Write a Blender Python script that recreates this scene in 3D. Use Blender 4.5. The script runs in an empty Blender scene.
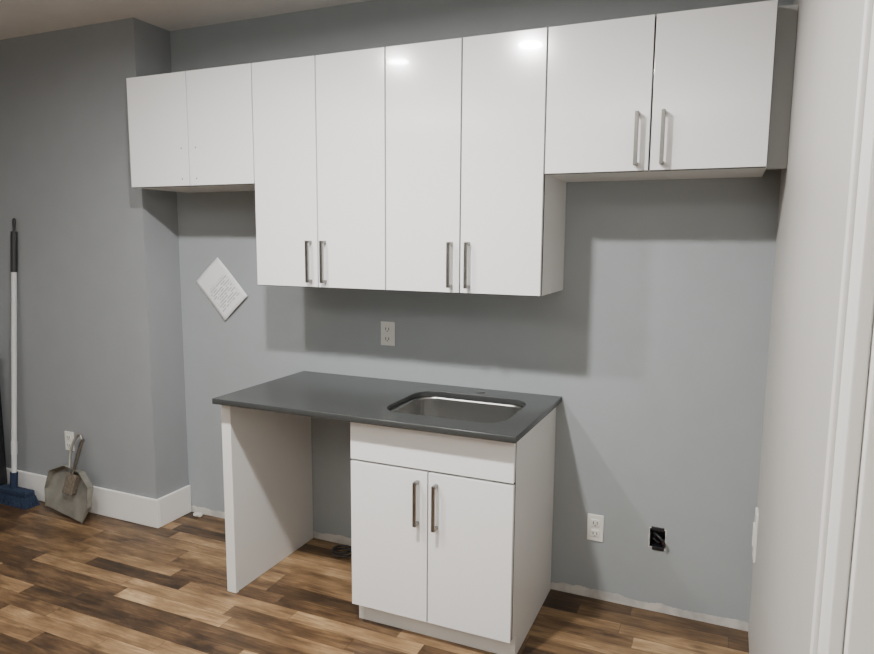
import bpy, bmesh, math, random
from mathutils import Matrix, Vector
random.seed(4)
scene=bpy.context.scene
col=scene.collection

# ---------------------------------------------------------------- materials
def lin(c):
    return tuple(((v/255)/12.92 if v/255<=.04045 else (((v/255)+.055)/1.055)**2.4) for v in c)+(1,)
def mat(name,rgb,rough=.5,metal=0,noise=0.0,nscale=8,bump=0,bscale=60,coat=0,spec=.5,stretch=None):
    m=bpy.data.materials.new(name); m.use_nodes=True
    nt=m.node_tree; b=nt.nodes['Principled BSDF']
    b.inputs['Roughness'].default_value=rough; b.inputs['Metallic'].default_value=metal
    b.inputs['Coat Weight'].default_value=coat; b.inputs['Coat Roughness'].default_value=.06
    b.inputs['Specular IOR Level'].default_value=spec
    c=lin(rgb)
    tc=nt.nodes.new('ShaderNodeTexCoord')
    mp=nt.nodes.new('ShaderNodeMapping'); nt.links.new(tc.outputs['Object'],mp.inputs[0])
    if stretch: mp.inputs['Scale'].default_value=stretch
    n=nt.nodes.new('ShaderNodeTexNoise'); n.inputs['Scale'].default_value=nscale; n.inputs['Detail'].default_value=5
    nt.links.new(mp.outputs[0],n.inputs['Vector'])
    r=nt.nodes.new('ShaderNodeValToRGB'); k=noise
    r.color_ramp.elements[0].position=.3; r.color_ramp.elements[1].position=.7
    r.color_ramp.elements[0].color=tuple(max(0,v*(1-k)) for v in c[:3])+(1,)
    r.color_ramp.elements[1].color=tuple(min(1,v*(1+k)) for v in c[:3])+(1,)
    nt.links.new(n.outputs[0],r.inputs[0]); nt.links.new(r.outputs[0],b.inputs['Base Color'])
    if bump:
        n2=nt.nodes.new('ShaderNodeTexNoise'); n2.inputs['Scale'].default_value=bscale; n2.inputs['Detail'].default_value=3
        nt.links.new(mp.outputs[0],n2.inputs['Vector'])
        bp=nt.nodes.new('ShaderNodeBump'); bp.inputs['Strength'].default_value=bump; bp.inputs['Distance'].default_value=.002
        nt.links.new(n2.outputs[0],bp.inputs['Height']); nt.links.new(bp.outputs[0],b.inputs['Normal'])
    return m
WALL=(156,162,165)
M_wall=mat('wall_paint_grey',WALL,.55,noise=.02,bump=.15,bscale=250)
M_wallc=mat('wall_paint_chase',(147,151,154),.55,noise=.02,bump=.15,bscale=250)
M_wallr=mat('wall_paint_right',(190,188,184),.5,noise=.02,bump=.15,bscale=250)
M_ceil=mat('ceiling_paint',(224,222,218),.7,noise=.02)
M_trim=mat('trim_white',(232,231,228),.35)
M_door=mat('cabinet_gloss_white',(240,241,242),.16,coat=.35)
M_body=mat('cabinet_body_white',(226,226,224),.3)
M_edge=mat('cabinet_gap_dark',(48,46,43),.6)
M_filler=mat('filler_grey',(160,161,160),.5)
M_nickel=mat('brushed_nickel',(140,138,133),.32,metal=1,noise=.08,nscale=60)
M_steel=mat('stainless_steel',(165,165,163),.26,metal=1,noise=.05,nscale=50,stretch=(1,8,8))
M_counter=mat('quartz_dark_grey',(60,62,62),.26,noise=.16,nscale=350,spec=.5)
M_plastic=mat('outlet_plastic',(226,226,220),.35)
M_dark=mat('dark_slot',(18,18,18),.6)
M_black=mat('black_plastic',(24,25,30),.45,noise=.1)
M_pole=mat('broom_pole_paint',(205,207,208),.35)
M_grip=mat('broom_grip',(45,45,46),.5)
M_blue=mat('broom_bristle_blue',(32,46,70),.8,noise=.5,nscale=120)
M_pan=mat('dustpan_metal',(150,148,140),.4,metal=.5,noise=.22,nscale=12)
M_brush=mat('brush_bristle',(105,96,84),.9,noise=.4,nscale=90)
M_cable=mat('cable_dark',(52,52,54),.5)
M_plaster=mat('raw_plaster',(195,192,186),.9,noise=.1,nscale=40,bump=.6)
M_copper=mat('copper_wire',(180,110,60),.3,metal=1)
M_fill=mat('fill_light_black_metal',(30,30,30),.4,metal=.5)  # only for the added fill uplights behind the camera

# back wall: unpainted plaster strip along the floor
M_wallb=M_wall.copy(); M_wallb.name='wall_paint_back'
nt=M_wallb.node_tree; b=nt.nodes['Principled BSDF']
ramp=[n for n in nt.nodes if n.type=='VALTORGB'][0]
geo=nt.nodes.new('ShaderNodeNewGeometry'); sep=nt.nodes.new('ShaderNodeSeparateXYZ'); nt.links.new(geo.outputs['Position'],sep.inputs[0])
ns=nt.nodes.new('ShaderNodeTexNoise'); ns.inputs['Scale'].default_value=9; ns.inputs['Detail'].default_value=8; ns.inputs['Roughness'].default_value=.65
nt.links.new(geo.outputs['Position'],ns.inputs['Vector'])
ma=nt.nodes.new('ShaderNodeMath'); ma.operation='MULTIPLY_ADD'; nt.links.new(ns.outputs[0],ma.inputs[0]); ma.inputs[1].default_value=.055; ma.inputs[2].default_value=.008
lt=nt.nodes.new('ShaderNodeMath'); lt.operation='LESS_THAN'; nt.links.new(sep.outputs[2],lt.inputs[0]); nt.links.new(ma.outputs[0],lt.inputs[1])
n3=nt.nodes.new('ShaderNodeTexNoise'); n3.inputs['Scale'].default_value=14; nt.links.new(geo.outputs['Position'],n3.inputs['Vector'])
r3=nt.nodes.new('ShaderNodeValToRGB'); nt.links.new(n3.outputs[0],r3.inputs[0]); r3.color_ramp.elements[0].position=.35; r3.color_ramp.elements[1].position=.6
r3.color_ramp.elements[0].color=lin((178,177,173)); r3.color_ramp.elements[1].color=lin((205,202,196))
mx=nt.nodes.new('ShaderNodeMix'); mx.data_type='RGBA'; nt.links.new(lt.outputs[0],mx.inputs[0]); nt.links.new(ramp.outputs[0],mx.inputs[6]); nt.links.new(r3.outputs[0],mx.inputs[7])
nt.links.new(mx.outputs[2],b.inputs['Base Color'])

def floor_mat():
    m=bpy.data.materials.new('wood_laminate_floor'); m.use_nodes=True
    nt=m.node_tree; N=nt.nodes; L=nt.links; b=N['Principled BSDF']
    geo=N.new('ShaderNodeNewGeometry'); sp=N.new('ShaderNodeSeparateXYZ'); L.new(geo.outputs['Position'],sp.inputs[0])
    def M(op,a,b_=None,c=None):
        n=N.new('ShaderNodeMath'); n.operation=op
        for i,v in enumerate((a,b_,c)):
            if v is None: continue
            if isinstance(v,(int,float)): n.inputs[i].default_value=v
            else: L.new(v,n.inputs[i])
        return n.outputs[0]
    W=.072;Ln=.55
    yr=M('DIVIDE',sp.outputs[1],W); row=M('FLOOR',yr); fy=M('FRACT',yr)
    wn=N.new('ShaderNodeTexWhiteNoise'); wn.noise_dimensions='1D'; L.new(row,wn.inputs['W'])
    xr=M('ADD',M('DIVIDE',sp.outputs[0],Ln),M('MULTIPLY',wn.outputs['Value'],7.3)); colm=M('FLOOR',xr); fx=M('FRACT',xr)
    cv=N.new('ShaderNodeCombineXYZ'); L.new(row,cv.inputs[0]); L.new(colm,cv.inputs[1])
    w2=N.new('ShaderNodeTexWhiteNoise'); w2.noise_dimensions='3D'; L.new(cv.outputs[0],w2.inputs['Vector'])
    gx=N.new('ShaderNodeCombineXYZ'); L.new(M('MULTIPLY',sp.outputs[0],3.0),gx.inputs[0]); L.new(M('MULTIPLY',sp.outputs[1],34),gx.inputs[1]); L.new(M('MULTIPLY',w2.outputs['Value'],40),gx.inputs[2])
    g=N.new('ShaderNodeTexNoise'); g.inputs['Scale'].default_value=1.3; g.inputs['Detail'].default_value=8; g.inputs['Roughness'].default_value=.72; g.inputs['Distortion'].default_value=1.0; L.new(gx.outputs[0],g.inputs['Vector'])
    gx2=N.new('ShaderNodeCombineXYZ'); L.new(M('MULTIPLY',sp.outputs[0],6),gx2.inputs[0]); L.new(M('MULTIPLY',sp.outputs[1],16),gx2.inputs[1]); L.new(M('MULTIPLY',w2.outputs['Value'],17),gx2.inputs[2])
    g2=N.new('ShaderNodeTexNoise'); g2.inputs['Scale'].default_value=1.0; g2.inputs['Detail'].default_value=4; L.new(gx2.outputs[0],g2.inputs['Vector'])
    v=M('ADD',M('ADD',M('MULTIPLY',w2.outputs['Value'],.58),M('MULTIPLY',g.outputs[0],.95)),M('MULTIPLY',g2.outputs[0],.75))
    v=M('SUBTRACT',v,.67)
    r=N.new('ShaderNodeValToRGB'); L.new(v,r.inputs[0]); cr=r.color_ramp
    cr.elements[0].position=.08; cr.elements[0].color=lin((52,40,29))
    cr.elements[1].position=.92; cr.elements[1].color=lin((188,160,122))
    for p,c in ((.3,(84,64,45)),(.5,(116,91,64)),(.72,(150,121,87))):
        e=cr.elements.new(p); e.color=lin(c)
    kx=N.new('ShaderNodeCombineXYZ'); L.new(M('MULTIPLY',sp.outputs[0],4.5),kx.inputs[0]); L.new(M('MULTIPLY',sp.outputs[1],11),kx.inputs[1])
    vo=N.new('ShaderNodeTexVoronoi'); vo.inputs['Scale'].default_value=1; L.new(kx.outputs[0],vo.inputs['Vector'])
    kn=N.new('ShaderNodeMapRange'); L.new(vo.outputs['Distance'],kn.inputs[0]); kn.inputs[1].default_value=.05; kn.inputs[2].default_value=.2; kn.inputs[3].default_value=.55; kn.inputs[4].default_value=0
    gap=M('MAXIMUM',M('LESS_THAN',fy,.025),M('LESS_THAN',fx,.004))
    dk=M('MAXIMUM',M('MULTIPLY',gap,.6),kn.outputs[0])
    mx=N.new('ShaderNodeMix'); mx.data_type='RGBA'; L.new(dk,mx.inputs[0]); L.new(r.outputs[0],mx.inputs[6]); mx.inputs[7].default_value=lin((40,29,21))
    L.new(mx.outputs[2],b.inputs['Base Color']); b.inputs['Roughness'].default_value=.4
    bp=N.new('ShaderNodeBump'); bp.inputs['Strength'].default_value=.15; bp.inputs['Distance'].default_value=.001; L.new(g.outputs[0],bp.inputs['Height']); L.new(bp.outputs[0],b.inputs['Normal'])
    return m
M_floor=floor_mat()

def paper_mat():
    m=bpy.data.materials.new('printed_paper'); m.use_nodes=True
    nt=m.node_tree; N=nt.nodes; L=nt.links; b=N['Principled BSDF']; b.inputs['Roughness'].default_value=.8
    uv=N.new('ShaderNodeUVMap'); sp=N.new('ShaderNodeSeparateXYZ'); L.new(uv.outputs[0],sp.inputs[0])
    def M(op,a,b_=None):
        n=N.new('ShaderNodeMath'); n.operation=op
        for i,v in enumerate((a,b_)):
            if v is None: continue
            if isinstance(v,(int,float)): n.inputs[i].default_value=v
            else: L.new(v,n.inputs[i])
        return n.outputs[0]
    u,v=sp.outputs[0],sp.outputs[1]
    rows=M('MULTIPLY',v,20); line=M('LESS_THAN',M('FRACT',rows),.45)
    cv=N.new('ShaderNodeCombineXYZ'); L.new(M('MULTIPLY',u,9),cv.inputs[0]); L.new(M('MULTIPLY',M('FLOOR',rows),3.7),cv.inputs[1])
    n=N.new('ShaderNodeTexNoise'); n.inputs['Scale'].default_value=1; L.new(cv.outputs[0],n.inputs['Vector'])
    w=M('GREATER_THAN',n.outputs[0],.44)
    mask=M('MULTIPLY',M('MULTIPLY',line,w),M('MULTIPLY',M('MULTIPLY',M('GREATER_THAN',u,.14),M('LESS_THAN',u,.86)),M('MULTIPLY',M('GREATER_THAN',v,.12),M('LESS_THAN',v,.66))))
    mx=N.new('ShaderNodeMix'); mx.data_type='RGBA'; L.new(M('MULTIPLY',mask,.5),mx.inputs[0]); mx.inputs[6].default_value=lin((236,238,240)); mx.inputs[7].default_value=lin((90,92,98))
    L.new(mx.outputs[2],b.inputs['Base Color']); return m
M_paper=paper_mat()

# ---------------------------------------------------------------- mesh helpers
def finish(me,name,mats,parent=None,smooth=False,bevel=0,loc=None):
    o=bpy.data.objects.new(name,me); col.objects.link(o)
    for m in (mats if isinstance(mats,(list,tuple)) else [mats]): me.materials.append(m)
    if parent: o.parent=parent
    if smooth:
        for p in me.polygons: p.use_smooth=True
    if bevel:
        md=o.modifiers.new('bevel','BEVEL'); md.width=bevel; md.segments=2; md.limit_method='ANGLE'
    return o
def addbox(bm,x0,x1,y0,y1,z0,z1,mi=0):
    v=[bm.verts.new((x,y,z)) for x in (x0,x1) for y in (y0,y1) for z in (z0,z1)]
    for f in ((0,1,3,2),(4,6,7,5),(0,4,5,1),(2,3,7,6),(0,2,6,4),(1,5,7,3)):
        fa=bm.faces.new([v[i] for i in f]); fa.material_index=mi
def boxes(name,lst,mats,parent=None,bevel=0):
    bm=bmesh.new()
    for b in lst: addbox(bm,*b)
    bmesh.ops.recalc_face_normals(bm,faces=bm.faces)
    me=bpy.data.meshes.new(name); bm.to_mesh(me); bm.free()
    return finish(me,name,mats,parent,bevel=bevel)
def empty(name,loc=(0,0,0)):
    e=bpy.data.objects.new(name,None); e.empty_display_size=.1; col.objects.link(e); return e
def tube(name,pts,r,m,parent=None,cyclic=False,res=10,poly=True):
    cu=bpy.data.curves.new(name,'CURVE'); cu.dimensions='3D'; cu.bevel_depth=r; cu.bevel_resolution=4; cu.use_fill_caps=True
    if poly:
        s=cu.splines.new('POLY'); s.points.add(len(pts)-1)
        for p,q in zip(s.points,pts): p.co=(*q,1)
    else:
        s=cu.splines.new('NURBS'); s.points.add(len(pts)-1); s.order_u=3; s.use_endpoint_u=not cyclic; s.resolution_u=res
        for p,q in zip(s.points,pts): p.co=(*q,1)
    s.use_cyclic_u=cyclic
    t=bpy.data.objects.new(name+'_c',cu); col.objects.link(t)
    dg=bpy.context.evaluated_depsgraph_get(); me=bpy.data.meshes.new_from_object(t.evaluated_get(dg)); bpy.data.objects.remove(t)
    me.materials.clear()
    return finish(me,name,m,parent,smooth=True)
def cyl(name,c,r,h,axis,m,parent=None,seg=32,r2=None,bevel=0):
    bm=bmesh.new(); bmesh.ops.create_cone(bm,cap_ends=True,segments=seg,radius1=r,radius2=r if r2 is None else r2,depth=h)
    R={'z':Matrix(),'y':Matrix.Rotation(math.pi/2,4,'X'),'x':Matrix.Rotation(math.pi/2,4,'Y')}[axis]
    bmesh.ops.transform(bm,matrix=Matrix.Translation(c)@R,verts=bm.verts)
    me=bpy.data.meshes.new(name); bm.to_mesh(me); bm.free()
    return finish(me,name,m,parent,bevel=bevel)

# ---------------------------------------------------------------- dimensions
XL,Xt,XR=-.69,1.2218,1.9083
zt,zb,zs,D1=2.1627,1.2649,1.6838,.3502
zc,Dc,Db=.8334,.6244,.5745
XcL,XcR=-.0163,1.231
Xs,XsR=.580,1.208
Xw,Xb,Yb,zce,zdt=1.9657,-.7650,.2216,2.4652,.6496
XFL,YF=-2.9,-5.0

# ---------------------------------------------------------------- room shell
def grid_wall(name,axis,pos,thick,ub,zbk,holes,m):
    L=[]
    for i in range(len(ub)-1):
        for j in range(len(zbk)-1):
            if (i,j) in holes: continue
            a,b_=sorted((pos,pos+thick))
            if axis=='y': L.append((ub[i],ub[i+1],a,b_,zbk[j],zbk[j+1]))
            else: L.append((a,b_,ub[i],ub[i+1],zbk[j],zbk[j+1]))
    return boxes(name,L,m)
boxes('floor',[(XFL-.1,Xw+.3,YF-.1,.1,-.08,0)],M_floor)
boxes('ceiling',[(XFL-.1,Xw+.3,YF-.1,.1,zce,zce+.1)],M_ceil)
grid_wall('wall_back','y',0,.1,[Xb-.05,1.592,1.656,Xw+.1],[0,.265,.345,zce],[(1,1)],M_wallb)
boxes('wall_left_chase',[(XFL,Xb,-Yb,.1,0,zce)],M_wallc)
boxes('wall_left',[(XFL-.1,XFL,YF,.1,0,zce)],M_wall)
boxes('wall_front',[(XFL-.1,Xw+.1,YF-.1,YF,0,zce)],M_wall)
YD0,YD1=-2.62,-1.79
grid_wall('wall_right','x',Xw,.1,[YF,YD0,YD1,0],[0,2.08,zce],[(1,0)],M_wallr)

def baseboard(name,lst): return boxes(name,lst,M_trim,bevel=.004)
baseboard('baseboard_left',[(XFL,Xb+.014,-Yb-.014,-Yb,0,.15),(Xb,Xb+.014,-Yb,-.002,0,.15)])
boxes('trim_1',[(Xw-.016,Xw,-1.79,-1.70,0,2.17),(Xw-.022,Xw,-1.722,-1.70,0,2.17),(Xw-.016,Xw,-2.71,-2.62,0,2.17),(Xw-.016,Xw,-2.62,-1.79,2.08,2.17),
  (Xw,Xw+.1,-1.81,-1.79,0,2.08),(Xw,Xw+.1,-2.62,-2.60,0,2.08)],M_trim,bevel=.003)
dr=empty('door_1')
boxes('slab',[(Xw+.05,Xw+.09,-2.597,-1.813,.008,2.075)],M_trim,dr,bevel=.002)
boxes('panel',[(Xw+.045,Xw+.052,-2.48,-1.93,1.15,1.95),(Xw+.045,Xw+.052,-2.48,-1.93,.2,1.0)],M_trim,dr,bevel=.004)
cyl('knob',(Xw+.02,-2.53,.95),.025,.05,'x',M_nickel,dr,bevel=.008)

# ---------------------------------------------------------------- handles
def handle(name,x,yf,z0,z1,parent):
    w=.0062;s=.034
    return boxes(name,[(x-w,x+w,yf-s,yf-s+.009,z0,z1),(x-w,x+w,yf-s+.001,yf,z0,z0+.011),(x-w,x+w,yf-s+.001,yf,z1-.011,z1)],M_nickel,parent,bevel=.0015)
# ---------------------------------------------------------------- wall cabinets
T=.018
def wall_cab(x0,x1,z0,z1,handles):
    e=empty('wall_cabinet')
    xm=(x0+x1)/2
    y1=-.001; yd=-D1+T
    a=.0008
    boxes('carcass',[(x0+a,x0+T,yd+.003,y1,z0,z1),(x1-T,x1-a,yd+.003,y1,z0,z1),(x0+T,x1-T,yd+.003,y1,z1-T,z1),(x0+T,x1-T,yd+.003,y1,z0,z0+T),(x0+T,x1-T,y1-.006,y1,z0+T,z1-T)],M_body,e)
    boxes('gap_shade_strip',[(xm-.006,xm+.006,yd,yd+.0028,z0+.002,z1-.002),(x0+.001,x0+.008,yd,yd+.0028,z0+.002,z1-.002),(x1-.008,x1-.001,yd,yd+.0028,z0+.002,z1-.002)],M_edge,e)  # dark strips behind the door gaps: gap shade put into the colour
    g=.0028
    for i,(a0,a1) in enumerate(((x0+g,xm-g),(xm+g,x1-g))):
        boxes('door_panel_%d'%(i+1),[(a0,a1,-D1,yd-.0005,z0+.001,z1-.001)],M_door,e,bevel=.001)
        boxes('edge_band_%d'%(i+1),[(a0+.001,a1-.001,-D1+.0015,yd-.001,z0-.001,z0+.0009)],M_edge,e)
    if handles:
        for i,x in enumerate((xm-handles[2],xm+handles[2])):
            handle('handle_%d'%(i+1),x,-D1,handles[0],handles[1],e)
    else:
        for i,x in enumerate((xm-.04,xm+.04)):
            for j,z in enumerate((z0+.03,z0+.16)):
                cyl('screw_hole_%d'%(2*i+j+1),(x,-D1-.0002,z),.003,.001,'y',M_edge,e,seg=12)
    return e
wall_cab(XL,0,zs,zt,None)
wall_cab(0,Xt/2,zb,zt,(1.285,1.452,.034))
wall_cab(Xt/2,Xt,zb,zt,(1.285,1.452,.034))
wall_cab(Xt,XR,zs,zt,(1.70,1.867,.040))
boxes('cabinet_filler_strip',[(XR+.001,Xw-.001,-.28,-.262,zs,zt)],M_filler)

# ---------------------------------------------------------------- base cabinet
zu=zc-.022
e=empty('sink_base_cabinet')
yd=-Db+T
boxes('carcass',[(XsR-T,XsR,yd+.003,-.002,.085,zu-.0005),(XsR-T,XsR,-Db+.055,-.002,0,.085),(Xs,Xs+T,yd+.003,-.002,.085,zu-.0005),(Xs,Xs+T,-Db+.055,-.002,0,.085),
  (Xs+T,XsR-T,yd+.003,-.002,.085,.1),(Xs+T,XsR-T,-.012,-.002,.1,zu-.001)],M_body,e,bevel=.0005)
boxes('toe_kick',[(Xs+T,XsR-T,-Db+.056,-Db+.07,0,.085)],M_body,e)
xm=(Xs+XsR)/2
boxes('drawer_front',[(Xs+.002,XsR-.002,-Db,yd,zdt+.008,zu-.006)],M_door,e,bevel=.001)
boxes('door_panel_1',[(Xs+.002,xm-.0022,-Db,yd,.088,zdt)],M_door,e,bevel=.001)
boxes('door_panel_2',[(xm+.0022,XsR-.002,-Db,yd,.088,zdt)],M_door,e,bevel=.001)
boxes('gap_shade_strip',[(xm-.006,xm+.006,yd,yd+.0028,.09,zdt),(Xs+.003,XsR-.003,yd,yd+.0028,zdt-.006,zdt+.014),(XsR-.008,XsR-.001,yd,yd+.0028,.09,zu-.008)],M_edge,e)  # dark backing strips, painting the shade inside the gaps
handle('handle_1',xm-.038,-Db,.455,.617,e); handle('handle_2',xm+.034,-Db,.45,.614,e)
boxes('counter_support_panel',[(.004,.022,-Db+.021,-.002,0,zu-.0005),(-.0199,.026,-Db+.003,-Db+.02,0,zu-.0005)],M_body,bevel=.001)

# ---------------------------------------------------------------- countertop
SX0,SX1,SY0,SY1=.665,1.138,-.508,-.130
def rrect(x0,x1,y0,y1,r,n=8):
    P=[]
    for cx_,cy_,a0 in ((x1-r,y1-r,0),(x0+r,y1-r,90),(x0+r,y0+r,180),(x1-r,y0+r,270)):
        for i in range(n+1):
            a=math.radians(a0+90*i/n); P.append((cx_+r*math.cos(a),cy_+r*math.sin(a)))
    return P
cu=bpy.data.curves.new('ct','CURVE'); cu.dimensions='2D'; cu.fill_mode='BOTH'; cu.extrude=.011
for pts in ([(XcL,-Dc),(XcR-.006,-Dc),(XcR,-.001),(XcL,-.001)],rrect(SX0,SX1,SY0,SY1,.085)):
    s=cu.splines.new('POLY'); s.points.add(len(pts)-1); s.use_cyclic_u=True
    for p,q in zip(s.points,pts): p.co=(q[0],q[1],0,1)
t=bpy.data.objects.new('t',cu); col.objects.link(t)
me=bpy.data.meshes.new_from_object(t.evaluated_get(bpy.context.evaluated_depsgraph_get())); bpy.data.objects.remove(t)
for v in me.vertices: v.co.z+=zc-.011
bm=bmesh.new(); bm.from_mesh(me); bmesh.ops.remove_doubles(bm,verts=bm.verts,dist=1e-5); bmesh.ops.recalc_face_normals(bm,faces=bm.faces); bm.to_mesh(me); bm.free()
me.materials.clear()
finish(me,'countertop',M_counter,bevel=.0015)
def loft(name,loops,m,parent=None,cap=True):
    bm=bmesh.new(); prev=None
    for lp in loops:
        vs=[bm.verts.new(p) for p in lp]
        if prev:
            n=len(vs)
            for i in range(n): bm.faces.new((prev[i],prev[(i+1)%n],vs[(i+1)%n],vs[i]))
        prev=vs
    if cap: bm.faces.new(prev)
    bmesh.ops.recalc_face_normals(bm,faces=bm.faces)
    me=bpy.data.meshes.new(name); bm.to_mesh(me); bm.free()
    return finish(me,name,m,parent,smooth=True)
sk=empty('kitchen_sink')
def rl(d,r,z): return [(x,y,z) for x,y in rrect(SX0+d,SX1-d,SY0+d,SY1-d,r)]
loft('bowl',[rl(-.012,.095,zu-.0008),rl(.002,.083,zu-.001),rl(.004,.08,zu-.01),rl(.010,.075,zu-.13),rl(.020,.065,zu-.15),rl(.05,.045,zu-.158)],M_steel,sk)
cyl('drain',((SX0+SX1)/2,(SY0+SY1)/2,zu-.156),.045,.004,'z',M_nickel,sk,bevel=.001)
cyl('drain_hole',((SX0+SX1)/2,(SY0+SY1)/2,zu-.1535),.028,.002,'z',M_dark,sk)
cyl('faucet_hole_plug',(.905,-.068,zc+.0012),.017,.002,'z',M_nickel)

# ---------------------------------------------------------------- outlets
def outlet(x,z,y,w=.07,h=.108):
    e=empty('electrical_outlet')
    boxes('plate',[(x-w/2,x+w/2,y-.006,y,z-h/2,z+h/2)],M_plastic,e,bevel=.003)
    for i,dz in enumerate((-.022,.022)):
        boxes('receptacle_%d'%(i+1),[(x-.017,x+.017,y-.009,y-.005,z+dz-.015,z+dz+.015)],M_plastic,e,bevel=.004)
        boxes('slots_%d'%(i+1),[(x-.009,x-.006,y-.0095,y-.008,z+dz-.006,z+dz+.006),(x+.006,x+.009,y-.0095,y-.008,z+dz-.006,z+dz+.006),(x-.0025,x+.0025,y-.0095,y-.008,z+dz-.012,z+dz-.008)],M_dark,e)
    return e
outlet(.438,1.041,0); outlet(1.384,.305,0,.066,.112); outlet(-1.37,.375,-Yb,.066,.105)
ls=empty('light_switch')
boxes('plate',[(Xw-.009,Xw,-.15,-.075,.34,.52)],M_plastic,ls,bevel=.003)
boxes('rocker',[(Xw-.014,Xw-.008,-.13,-.095,.39,.47)],M_plastic,ls,bevel=.002)
# junction box
jb=empty('junction_box')
boxes('box_shell',[(1.5925,1.5955,.002,.06,.2655,.3445),(1.6525,1.6555,.002,.06,.2655,.3445),(1.5955,1.6525,.002,.06,.2655,.2685),(1.5955,1.6525,.002,.06,.3415,.3445),(1.5955,1.6525,.057,.06,.2685,.3415)],M_black,jb)
tube('wire_1',[(1.60,.055,.30),(1.605,.01,.325),(1.63,-.022,.322),(1.655,-.024,.30),(1.65,-.02,.28)],.0055,M_black,jb,poly=False)
tube('wire_2',[(1.64,.055,.29),(1.635,.012,.285),(1.625,-.014,.295),(1.612,-.018,.31)],.0035,M_cable,jb,poly=False)
tube('wire_3',[(1.62,.055,.28),(1.63,.01,.30),(1.648,-.012,.285)],.0025,M_copper,jb,poly=False)
def ragged(name,seed,k0,k1,w0,w1,y,m):
    bm=bmesh.new(); inn=[];out=[]; rr=random.Random(seed); N=28
    for i in range(N):
        a=2*math.pi*i/N; c,s=math.cos(a),math.sin(a); k=1/max(abs(c)/.030,abs(s)/.038)
        ki=k*rr.uniform(k0,k1); ko=max(k*1.04,ki)+rr.uniform(w0,w1)
        inn.append(bm.verts.new((1.624+c*ki,y,.305+s*ki))); out.append(bm.verts.new((1.624+c*ko,y+.0004,.305+s*ko)))
    for i in range(N): bm.faces.new((inn[i],inn[(i+1)%N],out[(i+1)%N],out[i]))
    me=bpy.data.meshes.new(name); bm.to_mesh(me); bm.free(); finish(me,name,m,jb)
ragged('ragged_edge',7,.93,1.0,.001,.005,-.0012,M_plaster)
boxes('mounting_ear',[(1.600,1.648,-.005,.003,.335,.350),(1.606,1.65,-.005,.003,.257,.272)],M_black,jb,bevel=.002)

# ---------------------------------------------------------------- paper on the wall
A=Vector((-.662,0,1.235));B=Vector((-.515,0,1.366));Cc=Vector((-.327,0,1.182));Dd=Vector((-.477,0,1.048))
bm=bmesh.new(); uvl=bm.loops.layers.uv.new('UVMap'); n=10; G=[]
for j in range(n+1):
    r=[]
    for i in range(n+1):
        u,v=i/n,j/n
        p=(Dd*(1-u)+Cc*u)*(1-v)+(A*(1-u)+B*u)*v
        y=-.003-.012*(1-v)**2*(.6+.4*u)-.004*math.sin(u*3)**2
        r.append((bm.verts.new((p.x,y,p.z)),(u,v)))
    G.append(r)
for j in range(n):
    for i in range(n):
        q=[G[j][i],G[j][i+1],G[j+1][i+1],G[j+1][i]]
        f=bm.faces.new([a[0] for a in q])
        for l,a in zip(f.loops,q): l[uvl].uv=a[1]
me=bpy.data.meshes.new('paper'); bm.to_mesh(me); bm.free()
o=finish(me,'paper_notice',M_paper,smooth=True); md=o.modifiers.new('s','SOLIDIFY'); md.thickness=.0006

# ---------------------------------------------------------------- broom
br=empty('broom')
p0=Vector((-1.735,-.30,.10)); p1=Vector((-1.668,-.238,1.53))
def lerp(t): return tuple(p0.lerp(p1,t))
tube('pole',[lerp(0),lerp(.83)],.0135,M_pole,br)
tube('grip',[lerp(.82),lerp(.97)],.0165,M_grip,br)
tube('collar',[lerp(.12),lerp(.17)],.016,M_pole,br)
tube('hang_loop',[lerp(.965),(-1.680,-.238,1.545),(-1.667,-.236,1.556),(-1.654,-.238,1.545),lerp(.97)],.004,M_grip,br,poly=False)
tube('socket',[(-1.738,-.303,.07),lerp(.05)],.02,M_blue,br)
boxes('head_block',[(-1.84,-1.60,-.335,-.275,.05,.085)],M_blue,br,bevel=.01)
bm=bmesh.new()
for i in range(26):
    for j in range(6):
        x=-1.835+i*.0092; y=-.33+j*.010
        dx=(x+1.72)*.22+random.uniform(-.004,.004); dy=(y+.305)*.5-.006
        s=.004
        vb=[bm.verts.new((x+a,y+b_,.055)) for a,b_ in ((-s,-s),(s,-s),(s,s),(-s,s))]
        vt=[bm.verts.new((x+dx+a,y+dy+b_,.001)) for a,b_ in ((-s,-s),(s,-s),(s,s),(-s,s))]
        for k in range(4): bm.faces.new((vb[k],vb[(k+1)%4],vt[(k+1)%4],vt[k]))
        bm.faces.new(vt)
me=bpy.data.meshes.new('bristles'); bm.to_mesh(me); bm.free(); finish(me,'bristles',M_blue,br)

# ---------------------------------------------------------------- dustpan (with its hand brush) leaning on the baseboard
dp=empty('dustpan')
def PX(u,v,d=0):
    ang=math.radians(-9); lean=math.radians(14)
    uu=u*math.cos(ang)-v*math.sin(ang); vv=u*math.sin(ang)+v*math.cos(ang)
    return (-1.285+uu, -.345+vv*math.sin(lean)-d*math.cos(lean), .026+vv*math.cos(lean)+d*math.sin(lean))
def sheet(name,prof,th,m,parent):
    bm=bmesh.new(); a=[bm.verts.new(PX(u,v,d)) for u,v,d in prof]; f=bm.faces.new(a)
    me=bpy.data.meshes.new(name); bm.to_mesh(me); bm.free()
    o=finish(me,name,m,parent); md=o.modifiers.new('s','SOLIDIFY'); md.thickness=th; md.offset=0; return o
prof=[(-.14,0),(.14,0),(.165,.09),(.15,.19),(.06,.245),(-.06,.245),(-.15,.19),(-.165,.09)]
sheet('pan',[(u,v,0) for u,v in prof],.003,M_pan,dp)
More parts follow.
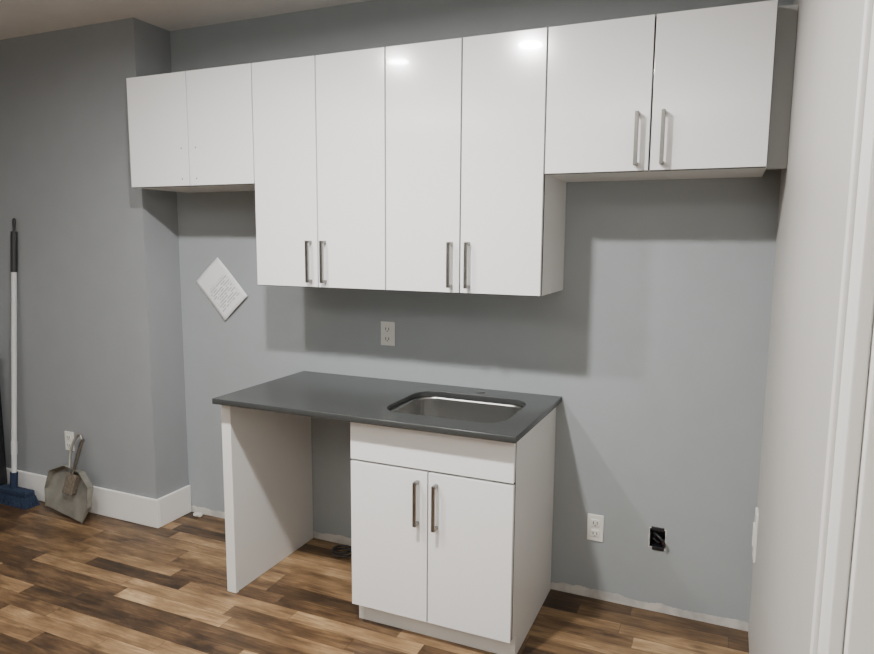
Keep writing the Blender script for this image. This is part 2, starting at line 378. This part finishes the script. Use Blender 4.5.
for k,(i,j) in enumerate(((1,2),(2,3),(3,4),(4,5),(5,6),(6,7),(7,0))):
    a,b_=prof[i],prof[j]
    h=lambda q:.008+.03*min(1,q[1]/.19)
    sheet('rim_%d'%(k+1),[(a[0],a[1],0),(b_[0],b_[1],0),(b_[0],b_[1],h(b_)),(a[0],a[1],h(a))],.003,M_pan,dp)
tube('handle',[PX(-.03,.242,.02),PX(-.055,.30,.02),PX(-.05,.39,.02),PX(-.02,.43,.02),PX(.01,.39,.02),PX(.015,.30,.02),PX(0,.242,.02)],.007,M_pan,dp,poly=False)
def box_local(name,u0,u1,v0,v1,d0,d1,m,parent,bv=.004):
    bm=bmesh.new(); V=[bm.verts.new(PX(u,v,d)) for u in (u0,u1) for v in (v0,v1) for d in (d0,d1)]
    for f in ((0,1,3,2),(4,6,7,5),(0,4,5,1),(2,3,7,6),(0,2,6,4),(1,5,7,3)): bm.faces.new([V[i] for i in f])
    bmesh.ops.recalc_face_normals(bm,faces=bm.faces)
    me=bpy.data.meshes.new(name); bm.to_mesh(me); bm.free(); return finish(me,name,m,parent,bevel=bv)
box_local('brush_bristles',-.01,.05,.12,.22,.005,.03,M_brush,dp)
box_local('brush_back',-.015,.055,.115,.225,.031,.040,M_brush,dp)
tube('brush_handle',[PX(.02,.22,.035),PX(.025,.29,.035),PX(.02,.36,.035),PX(.03,.41,.035)],.009,M_nickel,dp,poly=False)

# ---------------------------------------------------------------- black suitcase at the far left
sc=empty('suitcase')
boxes('shell',[(-2.30,-1.845,-.50,-.25,.05,.82)],M_black,sc,bevel=.03)
boxes('ribs',[(-2.25+k*.07,-2.23+k*.07,-.506,-.49,.10,.76) for k in range(6)],M_black,sc,bevel=.004)
tube('pull_handle',[(-2.16,-.37,.81),(-2.16,-.37,.88),(-1.98,-.37,.88),(-1.98,-.37,.81)],.008,M_black,sc)
for k,(x,y) in enumerate(((-2.25,-.46),(-1.9,-.46),(-2.25,-.29),(-1.9,-.29))): cyl('wheel_%d'%k,(x,y,.026),.026,.03,'x',M_black,sc)

pts=[(.255+.06*math.cos(a)*(1-.015*a), -.10+.045*math.sin(a), .006+.0025*a) for a in [i*.5 for i in range(28)]]+[(.33,-.06,.02),(.38,-.03,.008),(.45,-.02,.006)]
tube('coiled_cable',pts,.005,M_cable,poly=False)
bm=bmesh.new(); bmesh.ops.create_icosphere(bm,subdivisions=2,radius=.02)
for v in bm.verts: v.co=Vector((v.co.x*1.4,v.co.y,max(v.co.z,-.008)*.7))*random.uniform(.85,1.15)
bmesh.ops.translate(bm,verts=bm.verts,vec=(-.68,-.03,.007))
me=bpy.data.meshes.new('plaster_chunk'); bm.to_mesh(me); bm.free(); finish(me,'plaster_chunk',M_plaster)

# ---------------------------------------------------------------- lights
def downlight(x,y,power,size=.12,c=(1,.975,.945),spread=175):
    e=empty('recessed_downlight')
    bm=bmesh.new(); bmesh.ops.create_circle(bm,radius=size/2+.002,segments=40)
    ed=list(bm.edges)
    g=bmesh.ops.extrude_edge_only(bm,edges=ed); nv=[v for v in g['geom'] if isinstance(v,bmesh.types.BMVert)]
    for v in nv: v.co=v.co*(1+.02/(size/2))
    bmesh.ops.translate(bm,verts=bm.verts,vec=(x,y,zce-.006))
    me=bpy.data.meshes.new('trim_ring'); bm.to_mesh(me); bm.free(); o=finish(me,'trim_ring',M_trim,e); md=o.modifiers.new('s','SOLIDIFY'); md.thickness=.005
    ld=bpy.data.lights.new('lamp','AREA'); ld.shape='DISK'; ld.size=size; ld.energy=power; ld.color=c; ld.spread=math.radians(spread)
    lo=bpy.data.objects.new('lamp',ld); lo.location=(x,y,zce-.01); col.objects.link(lo); lo.parent=e
downlight(.82,-1.55,62); downlight(.04,-1.59,30)
def fill_uplight(x,y,power):  # added, unseen uplight behind the camera, brightens the room by ceiling bounce
    e=empty('added_fill_light')
    cyl('base',(x,y,.012),.13,.024,'z',M_fill,e,bevel=.004)
    cyl('stem',(x,y,.9),.012,1.76,'z',M_fill,e)
    loft('fill_bowl',[[(x+r_*math.cos(t_*math.pi/16),y+r_*math.sin(t_*math.pi/16),z_) for t_ in range(32)] for r_,z_ in ((.16,1.9),(.14,1.85),(.09,1.80),(.02,1.775))],M_fill,e)
    ld=bpy.data.lights.new('fill_source','AREA'); ld.shape='DISK'; ld.size=.22; ld.energy=power; ld.color=(1,.985,.96)
    lo=bpy.data.objects.new('fill_source',ld); lo.location=(x,y,1.87); lo.rotation_euler=(math.pi,0,0); col.objects.link(lo); lo.parent=e
fill_uplight(-.6,-3.4,50); fill_uplight(1.2,-3.7,42)
w=bpy.data.worlds.new('world'); scene.world=w; w.use_nodes=True; w.node_tree.nodes['Background'].inputs[0].default_value=(.6,.65,.7,1); w.node_tree.nodes['Background'].inputs[1].default_value=.3

# ---------------------------------------------------------------- camera
cam=bpy.data.cameras.new('camera'); co=bpy.data.objects.new('camera',cam); col.objects.link(co)
yaw,pitch,roll=.4090,.1292,.0071
fw=Vector((-math.sin(yaw)*math.cos(pitch),math.cos(yaw)*math.cos(pitch),-math.sin(pitch)))
r=Vector((math.cos(yaw),math.sin(yaw),0)); u=r.cross(fw)
r2=r*math.cos(roll)+u*math.sin(roll); u2=u*math.cos(roll)-r*math.sin(roll)
R=Matrix((r2,u2,-fw)).transposed().to_4x4()
co.matrix_world=Matrix.Translation((1.8187,-2.6359,1.4578))@R
cam.sensor_width=36; cam.lens=669.45/874*36; cam.clip_start=.02
scene.camera=co
